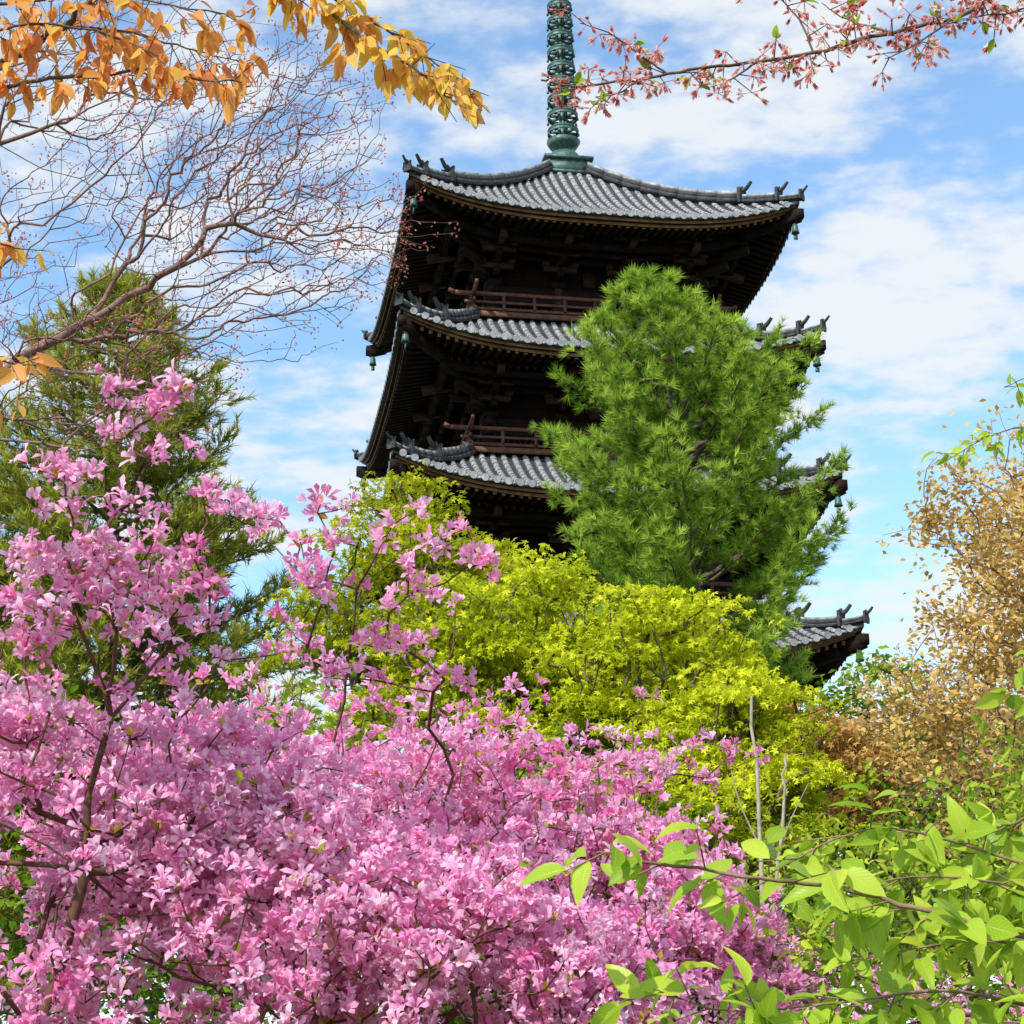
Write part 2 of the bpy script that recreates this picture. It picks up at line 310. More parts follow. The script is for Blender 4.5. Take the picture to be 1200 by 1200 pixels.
        def ridge(y0,y1,w,h,n=9):
            ys=np.linspace(y0,y1,n)
            for p,q_ in zip(ys[:-1],ys[1:]):
                for lv in range(3):
                    ww=w*(1.0,.82,.5)[lv]; hh=h/3
                    beam('pan' if lv!=2 else 'tile',(p,-p,float(zr(p,p))+hh*(lv+.45)+.03),(q_,-q_,float(zr(q_,q_))+hh*(lv+.45)+.03),ww,hh*(.9 if lv!=1 else .96),k)
        ridge(wt,W-1.15,.30,.34); ridge(W-1.13,W-.42,.25,.25,5); ridge(W-.42,W+.02,.2,.16,3)
        for yo,s in ((W-1.12,.9),(W-.4,.8),(W+.03,.55)):
            z=float(zr(min(yo,W),min(yo,W))); e=np.array([.7071,-.7071,0]); c=np.array([yo,-yo,z]); t=np.array([.7071,.7071,0])
            prof=[(-.20,.0),(-.24,.2),(-.17,.34),(-.2,.47),(-.08,.42),(0,.56),(.08,.42),(.2,.47),(.17,.34),(.24,.2),(.20,.0)]
            V=[c+t*a_*s+np.array([0,0,b_*s])+e*d_ for d_ in (0,.09*s) for a_,b_ in prof]; m=len(prof)
            A['pan'].add(rot(V,k),tri=[(0,i,i+1) for i in range(1,m-1)]+[(m,m+i+1,m+i) for i in range(1,m-1)],quad=[(i,i+1,m+i+1,m+i) for i in range(m-1)])
            p=[c+np.array([0,0,.38*s])+e*.02,c+e*.2*s+np.array([0,0,.46*s]),c+e*.36*s+np.array([0,0,.62*s])]
            tmp=Acc(); polyl(tmp,p,.075*s,.05*s,8,3); A['pan'].add(rot(tmp.V[0],k),quad=tmp.P4[0])
def storey(z0,zt,b):
    for k in range(4):
        box('wood',(0,-b+.1,(z0+zt)/2),(2*b-.1,.08,zt-z0),k)
        for cx in (-1,-1/3,1/3,1):
            c=rot([(cx*b,-b,z0)],k)[0]; lathe('brk',[(.17,0),(.17,zt-z0)],c,12)
        for z,h in ((z0+.1,.16),(zt-.12,.2),(z0+(zt-z0)*.62,.14)): beam('wood',(-b-.25,-b-.06,z),(b+.25,-b-.06,z),.16,h,k)
        h=zt-z0
        for sgn in (-1,1):
            for i in range(9): box('brk',(sgn*b*2/3+(i-4)*b*.055,-b+.03,z0+h*.36),(.05,.05,h*.42),k)
        for sgn in (-1,1):
            box('brk',(sgn*b*.155,-b+.035,z0+h*.34),(b*.29,.06,h*.5),k)
            for i in range(3): box('wood',(sgn*b*.155,-b-.003,z0+h*(.2+.16*i)),(b*.29,.02,.04),k)
def balcony(z,hw):
    for k in range(4):
        box('wood',(0,-hw+.35,z),(2*hw-.02 if k%2==0 else 2*hw-1.42,.7,.1),k)
        box('rail',(0,-hw-.01,z),(2*hw+.06,.06,.13),k)
        for dz,w_,ov in ((.16,.07,.1),(.34,.06,.15),(.56,.085,.38)):
            beam('rail',(-hw-ov,-hw+.06,z+dz),(hw+ov,-hw+.06,z+dz),w_,w_,k)
            if dz>.5:
                for sg in (-1,1): beam('rail',(sg*(hw+ov),-hw+.06,z+dz),(sg*(hw+ov+.16),-hw+.06,z+dz+.07),w_*.9,w_*.9,k)
        for x in np.linspace(-hw+.06,hw-.06,9): box('rail',(x,-hw+.06,z+.28),(.07,.07,.56),k)
levels=[(7.60,5.50,3.00),(11.30,5.34,2.85),(14.98,5.19,2.70),(18.55,5.01,2.55),(22.15,4.80,2.40)]
for i,(ze,W,b) in enumerate(levels):
    if i<4:
        nb=levels[i+1][2]; wt=nb+.58; rise=1.45; roof(ze,W,wt,rise,b); balcony(ze+rise+.12,nb+.68)
        z0=ze+rise+.15; z1=levels[i+1][0]-.27+.24*(levels[i+1][1]-nb)-.35-.93; storey(z0,z1,nb)
        for k in range(4): box('wood',(0,-nb+.02,(z1+levels[i+1][0]+.4)/2),(2*nb,.06,levels[i+1][0]+.4-z1),k)
        box('wood',(0,0,ze+rise+.02),(2*wt-.04,2*wt-.04,.08))
    else: roof(ze,W,.55,3.45,b,up=.70)
box('stone',(0,0,.45),(9.4,9.4,.9)); box('stone',(0,0,.95),(9.7,9.7,.12))
for k in range(4):
    for s in range(4): box('stone',(0,-4.86-.15-.3*s,(.9-.2*s)/2),(2.6,.298,.9-.2*s),k)
z1=7.6-.27+.6-.35-.93; storey(1.02,z1,3.0)
for k in range(4): box('wood',(0,-2.98,(z1+8)/2),(6,.06,8-z1),k)
zt=25.58
box('bronze',(0,0,zt+.22),(1.22,1.22,.42)); box('bronze',(0,0,zt+.47),(1.34,1.34,.09)); box('bronze',(0,0,zt+.03),(1.34,1.34,.08))
lathe('bronze',[(.5,.0),(.5,.08),(.47,.2),(.38,.34),(.22,.42),(.15,.45),(.16,.5),(.38,.6),(.46,.74),(.42,.75),(.3,.64),(.1,.6)],(0,0,zt+.52))
lathe('bronze',[(.075,0),(.065,9.2)],(0,0,zt+.9),12)
for i in range(9):
    z=zt+1.56+.5*i; r=.42-.010*i
    prof=[(r*.90,-.06),(r*1.0,-.08),(r*1.03,-.05),(r*.97,-.03),(r*.97,.03),(r*1.03,.05),(r*1.0,.08),(r*.90,.06),(r*.88,0),(r*.90,-.06)]
    lathe('bronze',prof,(0,0,z),28)
    lathe('bronze',[(.08,-.12),(.11,-.10),(.12,0),(.11,.10),(.08,.12)],(0,0,z),14)
    for j in range(8):
        t=j*math.pi/4; beam('bronze',(math.cos(t)*.1,math.sin(t)*.1,z),(math.cos(t)*r*.9,math.sin(t)*r*.9,z),.03,.08)
        lathe('bronze',[(.008,.03),(.03,-.0),(.035,-.07),(.0,-.07)],(math.cos(t+.3)*r*1.02,math.sin(t+.3)*r*1.02,z-.11),6)
zf=zt+1.52+4.6
for k in range(4):
    V=[(0,0,0),(.1,0,-.1),(.55,0,.15),(.4,0,.45),(.62,0,.6),(.35,0,.95),(.42,0,1.25),(.15,0,1.5),(0,0,1.75)]
    V=[(x,y+o,z+zf+.1) for o in (-.02,.02) for x,y,z in V]
    A['bronze'].add(rot(V,k),tri=[(0,i,i+1) for i in range(1,8)]+[(9,9+i+1,9+i) for i in range(1,8)])
for zz,r in ((zf+1.95,.2),(zf+2.45,.24)): lathe('bronze',[(.0,r*1.5),(r*.3,r*1.1),(r*.8,r*.6),(r,0),(r*.7,-r*.7),(0.02,-r)],(0,0,zz),18)
names={'tile':('round_tiles',M_tile),'pan':('pan_tiles_and_ridges',M_pan),'wood':('timber_frame',M_wood),'brk':('bracket_sets',M_brk),'edge':('eave_boards',M_edge),'rail':('balcony_railings',M_rail),'bronze':('bronze_finial_and_bells',M_bronze),'white':('painted_beam_ends',M_white),'stone':('stone_podium',M_stone)}
for k,(n,m) in names.items(): A[k].obj(n,m,pg)
# ------------------------------------------------------------ foliage materials
bark=surfmat('bark',(.05,.035,.025),(.13,.095,.07),14,.9,(1,1,.4),.6,c3=(.2,.16,.13))
bark_red=surfmat('azalea_bark',(.07,.03,.02),(.16,.08,.05),30,.85,bump=0)
bark_pale=surfmat('pale_bark',(.25,.20,.15),(.45,.38,.30),18,.85)
bark_brown=surfmat('warm_brown_bark',(.14,.09,.05),(.30,.20,.12),22,.85)
bark_twig=surfmat('cherry_twig_bark',(.16,.085,.07),(.28,.17,.14),25,.85,bump=0)
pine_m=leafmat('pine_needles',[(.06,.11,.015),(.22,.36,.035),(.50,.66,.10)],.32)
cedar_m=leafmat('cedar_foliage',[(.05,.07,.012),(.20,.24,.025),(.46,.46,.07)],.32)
maple_m=leafmat('young_maple_leaves',[(.19,.25,.008),(.55,.60,.020),(.84,.85,.06)],.45)
maple2_m=leafmat('olive_maple_leaves',[(.17,.21,.009),(.44,.48,.02),(.72,.70,.05)],.45)
tan_m=leafmat('bronze_spring_leaves',[(.36,.25,.06),(.66,.44,.14),(.84,.62,.26)],.4)
rust_m=leafmat('rust_leaves',[(.24,.15,.03),(.54,.30,.08),(.66,.44,.14)],.4)
far_m=leafmat('distant_leaves',[(.12,.16,.035),(.30,.32,.08),(.54,.47,.15)],.3)
shrub_m=leafmat('shrub_leaves',[(.06,.13,.01),(.23,.37,.025),(.56,.64,.07)],.45)
pink_m=leafmat('azalea_petals',[(.84,.24,.50),(.93,.43,.69),(.96,.58,.78),(.98,.74,.87)],.46,.6,.15,center=(.80,.13,.40))
sprout_m=leafmat('azalea_new_leaves',[(.20,.28,.02),(.45,.50,.05),(.55,.34,.08)],.4)
green_m=leafmat('cherry_leaves_green',[(.16,.32,.012),(.38,.56,.025),(.68,.78,.07)],.5,.4,.4,vein=(.7,.8,.2))
orange_m=leafmat('cherry_leaves_orange',[(.80,.26,.10),(.88,.44,.08),(.90,.66,.10)],.5,.4,.35,vein=(.85,.5,.15))
bud_m=leafmat('cherry_buds',[(.62,.17,.13),(.88,.42,.36),(.95,.75,.70)],.4)
# ------------------------------------------------------------ generic crown tree
TM=T_maple(); TS=T_small(); TL=T_leaf(4)
def crown_tree(name,base,ells,nl,npl,lr,flat,T,size,lpp,mat,bmat,spread,top,rk=.006,rmin=.004,droop=0.,lit=.5,up=.6,trunk=None,rmax=.2):
    cs=[];ps=[];hs=[]
    w=np.array([e[2] for e in ells],float); w/=w.sum()
    for c,r,wt in [ells[i] for i in rng.choice(len(ells),nl,p=w)]:
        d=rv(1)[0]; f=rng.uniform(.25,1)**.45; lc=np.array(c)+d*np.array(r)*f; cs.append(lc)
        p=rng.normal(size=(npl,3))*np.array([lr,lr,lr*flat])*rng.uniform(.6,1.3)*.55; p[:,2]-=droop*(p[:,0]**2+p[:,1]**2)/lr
        ps.append(lc+p); hs.append(np.full(npl,f*.5+.35*d[2]+rng.normal()*.26))  # crown light painted into leaf colour: lighter up and outward, darker inside and below
    cs=np.array(cs); ps=np.concatenate(ps); hs=np.concatenate(hs)
    base=np.array(base,float); topp=np.array(top,float)
    tr=[base+(topp-base)*t+rng.normal(size=3)*.06*(0<t<1)*np.linalg.norm(topp-base)*.3 for t in np.linspace(0,1,6)] if trunk is None else [np.array(t,float) for t in trunk]
    X,par,cnt=grow(np.concatenate([cs,ps[::4]]),tr,[-1]+list(range(len(tr)-1)),.3)
    par_=empty(name); aw=Acc(); wood(aw,X,par,cnt,rmin,rk,rmax=rmax); aw.obj('trunk_and_branches',bmat,par_,True)
    al=Acc(); n=len(ps)*lpp; P=np.repeat(ps,lpp,0)+rng.normal(size=(n,3))*spread*np.array([1,1,.6]); H=np.repeat(hs,lpp)
    nn=unit(rng.normal(size=(n,3))*.75+np.array([0,0,up])+sd*.3); R=frames(rv(n)*np.array([1,1,.5])+np.array([0,0,-.25]),nn)
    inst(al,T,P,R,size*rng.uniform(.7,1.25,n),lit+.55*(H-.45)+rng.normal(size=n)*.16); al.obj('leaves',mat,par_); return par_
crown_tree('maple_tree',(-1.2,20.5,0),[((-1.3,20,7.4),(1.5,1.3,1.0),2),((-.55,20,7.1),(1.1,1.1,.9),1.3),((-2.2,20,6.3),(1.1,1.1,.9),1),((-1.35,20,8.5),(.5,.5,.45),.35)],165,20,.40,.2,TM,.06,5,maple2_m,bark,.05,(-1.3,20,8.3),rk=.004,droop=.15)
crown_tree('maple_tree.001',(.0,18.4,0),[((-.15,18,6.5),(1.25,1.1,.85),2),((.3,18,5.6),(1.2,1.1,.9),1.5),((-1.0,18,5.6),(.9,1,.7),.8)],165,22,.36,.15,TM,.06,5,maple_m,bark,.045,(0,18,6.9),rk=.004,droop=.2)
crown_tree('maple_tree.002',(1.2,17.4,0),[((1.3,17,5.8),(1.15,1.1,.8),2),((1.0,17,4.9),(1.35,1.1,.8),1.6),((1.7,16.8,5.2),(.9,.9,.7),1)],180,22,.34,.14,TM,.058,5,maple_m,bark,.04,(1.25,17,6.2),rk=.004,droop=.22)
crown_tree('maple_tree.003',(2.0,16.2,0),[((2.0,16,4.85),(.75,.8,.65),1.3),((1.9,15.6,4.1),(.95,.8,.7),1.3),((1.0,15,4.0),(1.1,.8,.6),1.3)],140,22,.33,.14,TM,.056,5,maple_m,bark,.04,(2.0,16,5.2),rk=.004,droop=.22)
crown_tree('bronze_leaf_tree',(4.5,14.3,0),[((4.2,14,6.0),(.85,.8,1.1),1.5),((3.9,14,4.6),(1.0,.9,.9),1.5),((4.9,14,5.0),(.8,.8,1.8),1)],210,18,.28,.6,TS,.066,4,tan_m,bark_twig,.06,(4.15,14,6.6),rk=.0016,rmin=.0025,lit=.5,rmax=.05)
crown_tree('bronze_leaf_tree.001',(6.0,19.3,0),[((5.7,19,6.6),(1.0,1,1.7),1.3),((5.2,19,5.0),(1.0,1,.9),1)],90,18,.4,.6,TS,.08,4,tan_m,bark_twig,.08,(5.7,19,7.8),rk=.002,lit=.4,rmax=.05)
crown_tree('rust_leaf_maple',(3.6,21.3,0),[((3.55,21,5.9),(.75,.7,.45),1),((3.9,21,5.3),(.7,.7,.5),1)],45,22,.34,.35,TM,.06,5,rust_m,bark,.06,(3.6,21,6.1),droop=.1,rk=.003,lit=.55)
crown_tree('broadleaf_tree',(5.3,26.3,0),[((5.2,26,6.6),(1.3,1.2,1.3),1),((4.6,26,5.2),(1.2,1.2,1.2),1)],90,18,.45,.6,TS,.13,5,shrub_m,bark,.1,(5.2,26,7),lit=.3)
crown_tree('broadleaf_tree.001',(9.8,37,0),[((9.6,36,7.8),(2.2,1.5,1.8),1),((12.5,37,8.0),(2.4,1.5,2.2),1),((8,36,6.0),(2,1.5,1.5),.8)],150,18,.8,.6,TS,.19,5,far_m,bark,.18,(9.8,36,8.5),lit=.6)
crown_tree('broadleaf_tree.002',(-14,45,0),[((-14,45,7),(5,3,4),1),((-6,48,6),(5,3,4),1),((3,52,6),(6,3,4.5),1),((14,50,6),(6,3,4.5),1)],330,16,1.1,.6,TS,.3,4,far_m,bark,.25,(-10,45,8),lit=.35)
# ------------------------------------------------------------ conifers
def conifer(name,trunk,prof,nb,T,tsize,mat,bmat,rise,bend,tw,tt,lit,tr=.16,step=.24,bias=0.,skip=.12):
    par_=empty(name); aw=Acc(); al=Acc(); Q=polyl(aw,trunk,tr,.03,9,6); zs_=Q[:,2]; P=[];D=[];H=[]
    zz=np.array([p[0] for p in prof]); rr=np.array([p[1] for p in prof]); ang=rng.uniform(0,6.28)
    lo,hi=zz.min(),zz.max()
    for i in range(nb):
        f=(i+.5)/nb; z=lo+(hi-lo)*(f**.92); ang+=2.39996+rng.normal()*.25
        Lb=np.interp(z,zz,rr)*rng.uniform(.62,1.08); z0=z-Lb*rise; hb=rng.normal()*.1
        c=np.array([np.interp(z0,zs_,Q[:,0]),np.interp(z0,zs_,Q[:,1]),z0]); d=np.array([math.cos(ang),math.sin(ang),0])
        m=max(4,int(Lb/.16)); s=np.linspace(0,1,m); B=c+d*Lb*s[:,None]+np.array([0,0,1])*(Lb*(rise*s+bend*s**2.2))[:,None]+np.cumsum(rng.normal(size=(m,3))*.018,0)
        r=np.linspace(.012+.02*Lb,.006,m); tube(aw,B[:-1],B[1:],r[:-1],r[1:],5)
        side=np.array([-d[1],d[0],0])
        for j in range(1,m):
            if s[j]<.3: continue
            for sg in (-1,1,0):
                if rng.random()<skip: continue
                tl=tw*Lb**.5*(1.05-.55*s[j])*rng.uniform(.6,1.2)*(.7 if sg==0 else 1); dd=unit(d*rng.uniform(.5,1)+side*sg*rng.uniform(.5,1.1)+np.array([0,0,rng.uniform(.05,.8) if sg else .7]))
                E=B[j]+dd*tl; tube(aw,[B[j]],[E],[.007],[.004],3)
                k=max(2,int(tl/step)+1)
                for u in np.linspace(.4,1,k):
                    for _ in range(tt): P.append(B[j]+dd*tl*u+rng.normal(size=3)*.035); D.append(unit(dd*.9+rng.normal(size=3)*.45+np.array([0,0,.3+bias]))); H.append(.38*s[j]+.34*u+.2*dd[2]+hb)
    P=np.array(P);D=np.array(D);H=np.array(H); n=len(P); pick=rng.integers(0,len(T),n)
    for t in range(len(T)):
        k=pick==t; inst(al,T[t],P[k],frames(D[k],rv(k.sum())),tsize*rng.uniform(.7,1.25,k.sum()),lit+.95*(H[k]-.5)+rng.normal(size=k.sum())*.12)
    aw.obj('trunk_and_branches',bmat,par_,True); al.obj('needles',mat,par_); return n
TN=[T_needles(22,1.0,.034,i,.3,.7) for i in range(3)]
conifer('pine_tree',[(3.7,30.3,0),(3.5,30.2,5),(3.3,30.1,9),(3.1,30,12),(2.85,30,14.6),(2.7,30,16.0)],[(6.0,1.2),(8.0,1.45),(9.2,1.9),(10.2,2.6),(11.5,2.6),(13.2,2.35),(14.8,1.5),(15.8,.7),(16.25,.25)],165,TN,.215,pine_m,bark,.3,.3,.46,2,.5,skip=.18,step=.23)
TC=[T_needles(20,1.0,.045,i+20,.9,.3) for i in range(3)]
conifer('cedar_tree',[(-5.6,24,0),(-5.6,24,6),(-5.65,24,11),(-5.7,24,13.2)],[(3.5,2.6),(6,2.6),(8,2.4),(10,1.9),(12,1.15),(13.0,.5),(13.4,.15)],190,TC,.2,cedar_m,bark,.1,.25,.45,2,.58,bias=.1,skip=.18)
conifer('cedar_tree.001',[(-8.6,25,0),(-8.6,25,6),(-8.6,25,11.5)],[(3,2.8),(6,2.7),(8,2.2),(10,1.5),(11.8,.3)],90,TC,.26,cedar_m,bark,.1,.2,.45,2,.5,skip=.2)
# ------------------------------------------------------------ AZALEAS
TF=[[T_flower(1.0,1,f),T_flower(.8,2,f),T_flower(1.1,3,f),T_flower(.5,4,f)] for f in (True,False)]
def lump(P,s=1.0,ph=0.):
    P=P*s; return (np.sin(P[:,0]*9.1+ph)*np.sin(P[:,2]*10.3+1.3+ph)+np.sin(P[:,0]*17+P[:,2]*13+P[:,1]*6)*.6+np.sin(P[:,1]*8+P[:,2]*5))/2.2
def azalea(name,stems,ells,ncl,sprays=(),fl=5,size=.026,lit=.5,twk=.0006,fine=0,rmax=.014):
    P=[]
    w=np.array([e[2] for e in ells],float); w/=w.sum()
    for i in rng.choice(len(ells),ncl,p=w):
        c,r,_=ells[i]; d=rv(1)[0]
        if d[1]>.3 and rng.random()<.75: d[1]*=-1
        if d[2]<-.2 : d[2]*=-1
        P.append(np.array(c)+d*np.array(r)*rng.uniform(.5,1.0)**.5*(1+.16*rng.normal()))
    P=np.array(P); P=P[rng.random(len(P))<.70+.6*lump(P)]
    SP=[]
    for s in sprays:
        c=np.array(s[:3]); k=int(s[3]); 
        for _ in range(k): SP.append(c+rng.normal(size=3)*np.array([s[4],s[4]*1.2,s[4]*.7]))
    if SP: P=np.concatenate([P,np.array(SP)])
    cl=P.copy()
    tr=[np.array(t,float) for t in stems]; ip=[-1]; 
    for i in range(1,len(tr)): ip.append(i-1 if tr[i][2]>tr[i-1][2]-.02 else 0)
    X,par,cnt=grow(P,tr,ip,.35)
    e=empty(name); aw=Acc(); wood(aw,X,par,cnt,.0016,twk,.5,.06,4,rmax); aw.obj('stems_and_twigs',bark_red,e,True)
    af=Acc(); K=rng.integers(max(2,fl-2),fl+2,len(cl)); C=np.repeat(cl,K,0); n=len(C); base=np.array(stems[0]); 
    out=unit(C-np.array([base[0],base[1],C[:,2].min()-.3])); out[:,2]+=.2
    D=unit(unit(out)*.55+rv(n)*.85+np.array([0,-.25,.1])); sc=size*rng.uniform(.7,1.2,n); C=C+D*sc[:,None]*1.1+rng.normal(size=(n,3))*.010
    rn=np.repeat(rng.normal(size=len(cl))*.17+.16*lump(cl,.6,2.),K)+lit+rng.normal(size=n)*.17; pick=rng.choice(4,n,p=[.33,.3,.22,.15])  # lump term paints deeper pink shadow patches into the petal colour
    for t in range(4):
        k=pick==t; inst(af,TF[fine][t],C[k],frames(D[k],rv(k.sum())),sc[k],rn[k])
    af.obj('blossoms',pink_m,e)
    al=Acc(); k=rng.random(len(cl))<.35; C=np.repeat(cl[k],3,0); n=len(C); D=unit(rv(n)+np.array([0,0,.8])); inst(al,TS,C,frames(D,rv(n)),.028*rng.uniform(.6,1.2,n),rng.random(n)); al.obj('new_leaves',sprout_m,e)
azalea('azalea_bush',[(-1.22,4.0,0),(-1.13,4.0,1.2),(-1.06,4.02,1.75),(-.97,4.05,2.15),(-.93,4.05,2.5),(-1.0,4.0,2.7)],
  [((-1.15,4.3,2.2),(.5,.5,.40),1.0),((-.75,4.5,2.15),(.4,.4,.40),.9),((-1.6,4.4,2.3),(.5,.5,.5),.5),((-1.05,4.1,2.66),(.45,.25,.27),.26),((-1.2,4.0,1.75),(.35,.3,.25),.35)],950,
  [(-.96,3.95,3.27,3,.035),(-.84,3.95,3.24,4,.03),(-.92,3.95,3.17,2,.025),(-1.0,3.95,3.03,3,.03),(-1.08,3.95,3.05,3,.03),(-.80,3.95,3.09,3,.02),(-.87,3.95,3.0,3,.025),(-.74,3.95,3.0,2,.02),(-1.05,3.95,2.88,4,.06),(-.9,3.95,2.82,4,.06),(-.75,3.98,2.84,4,.05),(-1.15,3.95,2.75,6,.08),(-.62,4.0,2.95,3,.04),(-1.2,3.95,2.9,3,.04)],fine=0)
azalea('azalea_bush.001',[(-.5,5.3,0),(-.52,5.3,1.3),(-.6,5.2,2.0),(-.5,5.2,2.5),(-.3,5.2,1.7),(-.25,5.2,2.3)],
  [((-.95,5.3,2.2),(.55,.5,.60),1.0),((-.42,5.6,2.25),(.6,.5,.58),1.1),((.05,6.0,2.3),(.5,.45,.6),1.0),((-.3,5.0,1.9),(.7,.4,.5),.9)],2400,
  [(-.226,4.6,3.13,5,.04),(-.06,4.6,3.02,2,.02),(-.27,4.6,2.97,4,.04),(-.34,4.6,2.84,5,.04),(-.30,4.6,2.80,4,.04),(-.50,4.6,3.18,3,.02),(-.56,4.6,2.97,6,.05),(-.68,4.6,3.16,3,.03),(-.41,4.6,3.05,3,.05),(-.6,4.6,3.08,4,.05),(-.10,4.6,3.02,2,.02),(-.2,5,3.02,2,.03),(-.5,4.7,2.8,8,.09),(-.2,4.9,2.7,3,.06),(-.33,4.6,3.1,2,.03)],fine=1)
azalea('azalea_bush.002',[(.35,6.2,0),(.38,6.2,1.3),(.42,6.1,2.0),(.5,6.2,2.4)],
  [((.38,5.9,2.0),(.42,.45,.55),1.0),((.62,6.0,1.9),(.32,.4,.35),.6)],1000,
  [(.55,6.8,2.9,4,.07),(.7,6.8,2.88,6,.07),(.85,6.8,2.93,4,.05),(.35,6.8,3.0,4,.07),(.4,6.5,2.8,6,.1)],fine=1)
azalea('azalea_bush.003',[(-.4,4.1,0),(-.42,4.1,1.2),(-.5,4.1,1.6),(-.3,4.1,1.8),(-.1,4.15,2.0)],
  [((-.6,4.3,1.85),(.5,.35,.42),1.0),((-.15,4.4,1.8),(.45,.35,.42),1.0),((.15,4.6,1.7),(.3,.3,.4),.6)],1150,fine=0)
azalea('azalea_bush.004',[(1.4,9.5,0),(1.4,9.5,1.2),(1.4,9.5,1.9)],
  [((1.2,9,1.9),(.9,.6,.55),1.0),((2.6,9.5,1.8),(1.0,.6,.6),1.0),((.3,9.0,2.3),(.6,.5,.6),.5)],1100,lit=.55,fine=1)
# ------------------------------------------------------------ green leaved shrubs
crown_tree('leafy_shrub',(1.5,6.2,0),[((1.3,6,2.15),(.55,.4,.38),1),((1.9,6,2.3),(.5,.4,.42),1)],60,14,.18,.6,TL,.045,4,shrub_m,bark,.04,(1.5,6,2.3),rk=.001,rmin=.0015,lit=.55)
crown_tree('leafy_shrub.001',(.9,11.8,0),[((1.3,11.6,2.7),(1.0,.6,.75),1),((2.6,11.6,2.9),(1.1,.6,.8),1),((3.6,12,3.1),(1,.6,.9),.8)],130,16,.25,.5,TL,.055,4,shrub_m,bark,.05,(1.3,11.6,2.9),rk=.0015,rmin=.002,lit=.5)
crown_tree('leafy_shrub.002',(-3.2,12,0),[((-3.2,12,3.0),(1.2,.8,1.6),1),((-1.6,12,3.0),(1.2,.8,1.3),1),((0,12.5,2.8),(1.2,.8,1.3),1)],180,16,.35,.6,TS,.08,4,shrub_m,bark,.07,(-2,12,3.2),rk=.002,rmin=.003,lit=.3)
# ------------------------------------------------------------ near leafy branches
TLs=[T_leaf(7,.27,.10,.22),T_leaf(7,.24,.16,.4),T_leaf(7,.29,.06,.1)]
def leafy_branch(par_,lines,mat,bmat,r0,size,dens,hang,spread,lit=.5,tws=.09,ns=6,face=.5,side=1.0,k0=3,k1=6):
    aw=Acc(); al=Acc(); P=[];D=[];H=[]
    for ln in lines:
        pts=ln[0]; rr=ln[1] if len(ln)>1 else r0; dn=ln[2] if len(ln)>2 else dens; st=ln[3] if len(ln)>3 else 0.; lb=ln[4] if len(ln)>4 else 0.
        Q=polyl(aw,pts,rr,rr*.3,ns,6,rr*.3); seg=np.linalg.norm(np.diff(Q,axis=0),axis=1); tot=seg.sum(); cum=np.r_[0,np.cumsum(seg)]
        n=int(tot*dn)
        for s in np.linspace(tot*st,tot*.99,max(1,n)):
            s+=rng.normal()*.01; p=np.array([np.interp(s,cum,Q[:,i]) for i in range(3)]); q_=np.array([np.interp(s+.01,cum,Q[:,i]) for i in range(3)]); t=unit(q_-p+1e-6)
            sdv=unit(t*.5+rv(1)[0]*side+np.array([0,0,-.1])); tl=tws*rng.uniform(.2,1.3); E=p+sdv*tl+np.array([0,0,-hang*tl*.4]); tube(aw,[p],[E],[.0016],[.001],3)
            for _ in range(rng.integers(k0,k1)):
                u=rng.uniform(.3,1); P.append(p+(E-p)*u+rng.normal(size=3)*.004); D.append(unit(sdv*.5+rv(1)[0]*spread+np.array([0,0,-hang]))); H.append(rng.normal()*.22+lit+lb)
    P=np.array(P);D=np.array(D);H=np.array(H); n=len(P); NN=unit(rv(n)*.7+np.array([0,-face,.7])); pick=rng.integers(0,3,n)
    for t in range(3):
        k=pick==t; inst(al,TLs[t],P[k],frames(D[k],NN[k]),size*rng.uniform(.45,1.2,k.sum()),H[k])
    aw.obj('branches',bmat,par_,True); al.obj('leaves',mat,par_)
e=empty('orange_leaf_cherry_tree')
leafy_branch(e,[([(-1.9,3.5,3.6),(-1.48,3.6,3.83),(-1.18,3.6,3.95),(-1.06,3.6,4.03),(-.91,3.6,4.17),(-.7,3.6,4.35)],.014,26,.3,-.2),
 ([(-1.3,3.6,3.84),(-1.1,3.58,3.89),(-.945,3.56,3.89),(-.81,3.55,3.90),(-.70,3.55,3.87),(-.6,3.55,3.86)],.006,56,.1,-.2),
 ([(-1.4,3.6,3.95),(-1.2,3.55,4.0),(-1.05,3.5,3.99),(-.9,3.5,3.96),(-.78,3.5,3.9)],.005,60,.1,-.2),
 ([(-1.3,3.6,4.1),(-1.1,3.55,4.09),(-.95,3.5,4.07),(-.82,3.5,4.05),(-.6,3.5,4.0)],.005,46,.1,-.1),
 ([(-.62,3.6,4.45),(-.50,3.6,4.2),(-.355,3.6,4.03),(-.236,3.58,3.93),(-.158,3.56,3.85),(-.11,3.55,3.79)],.006,64,.15,.2),
 ([(-.5,3.6,4.2),(-.38,3.65,4.13),(-.28,3.65,4.06),(-.2,3.65,4.0),(-.12,3.65,3.93),(-.07,3.65,3.88)],.004,64,.2,.2),
 ([(-.7,3.6,4.35),(-.55,3.62,4.18),(-.45,3.62,4.1)],.004,46,.2,.15),
 ([(-1.06,3.6,4.05),(-.9,3.62,4.05),(-.75,3.65,4.02),(-.62,3.65,3.98)],.004,46,.2,-.1),
 ([(-1.5,3.4,3.5),(-1.25,3.4,3.43),(-1.13,3.4,3.40),(-1.04,3.4,3.37)],.005,60,.2,.05),
 ([(-1.5,3.4,3.3),(-1.25,3.4,3.32),(-1.12,3.4,3.31)],.004,50,.2,.05),
 ([(-1.5,3.4,3.2),(-1.25,3.4,3.15),(-1.1,3.4,3.12),(-1.0,3.4,3.10)],.005,64,.2,.05)],orange_m,bark,.006,.057,20,.7,.65,.5,tws=.08,k0=2,k1=5)
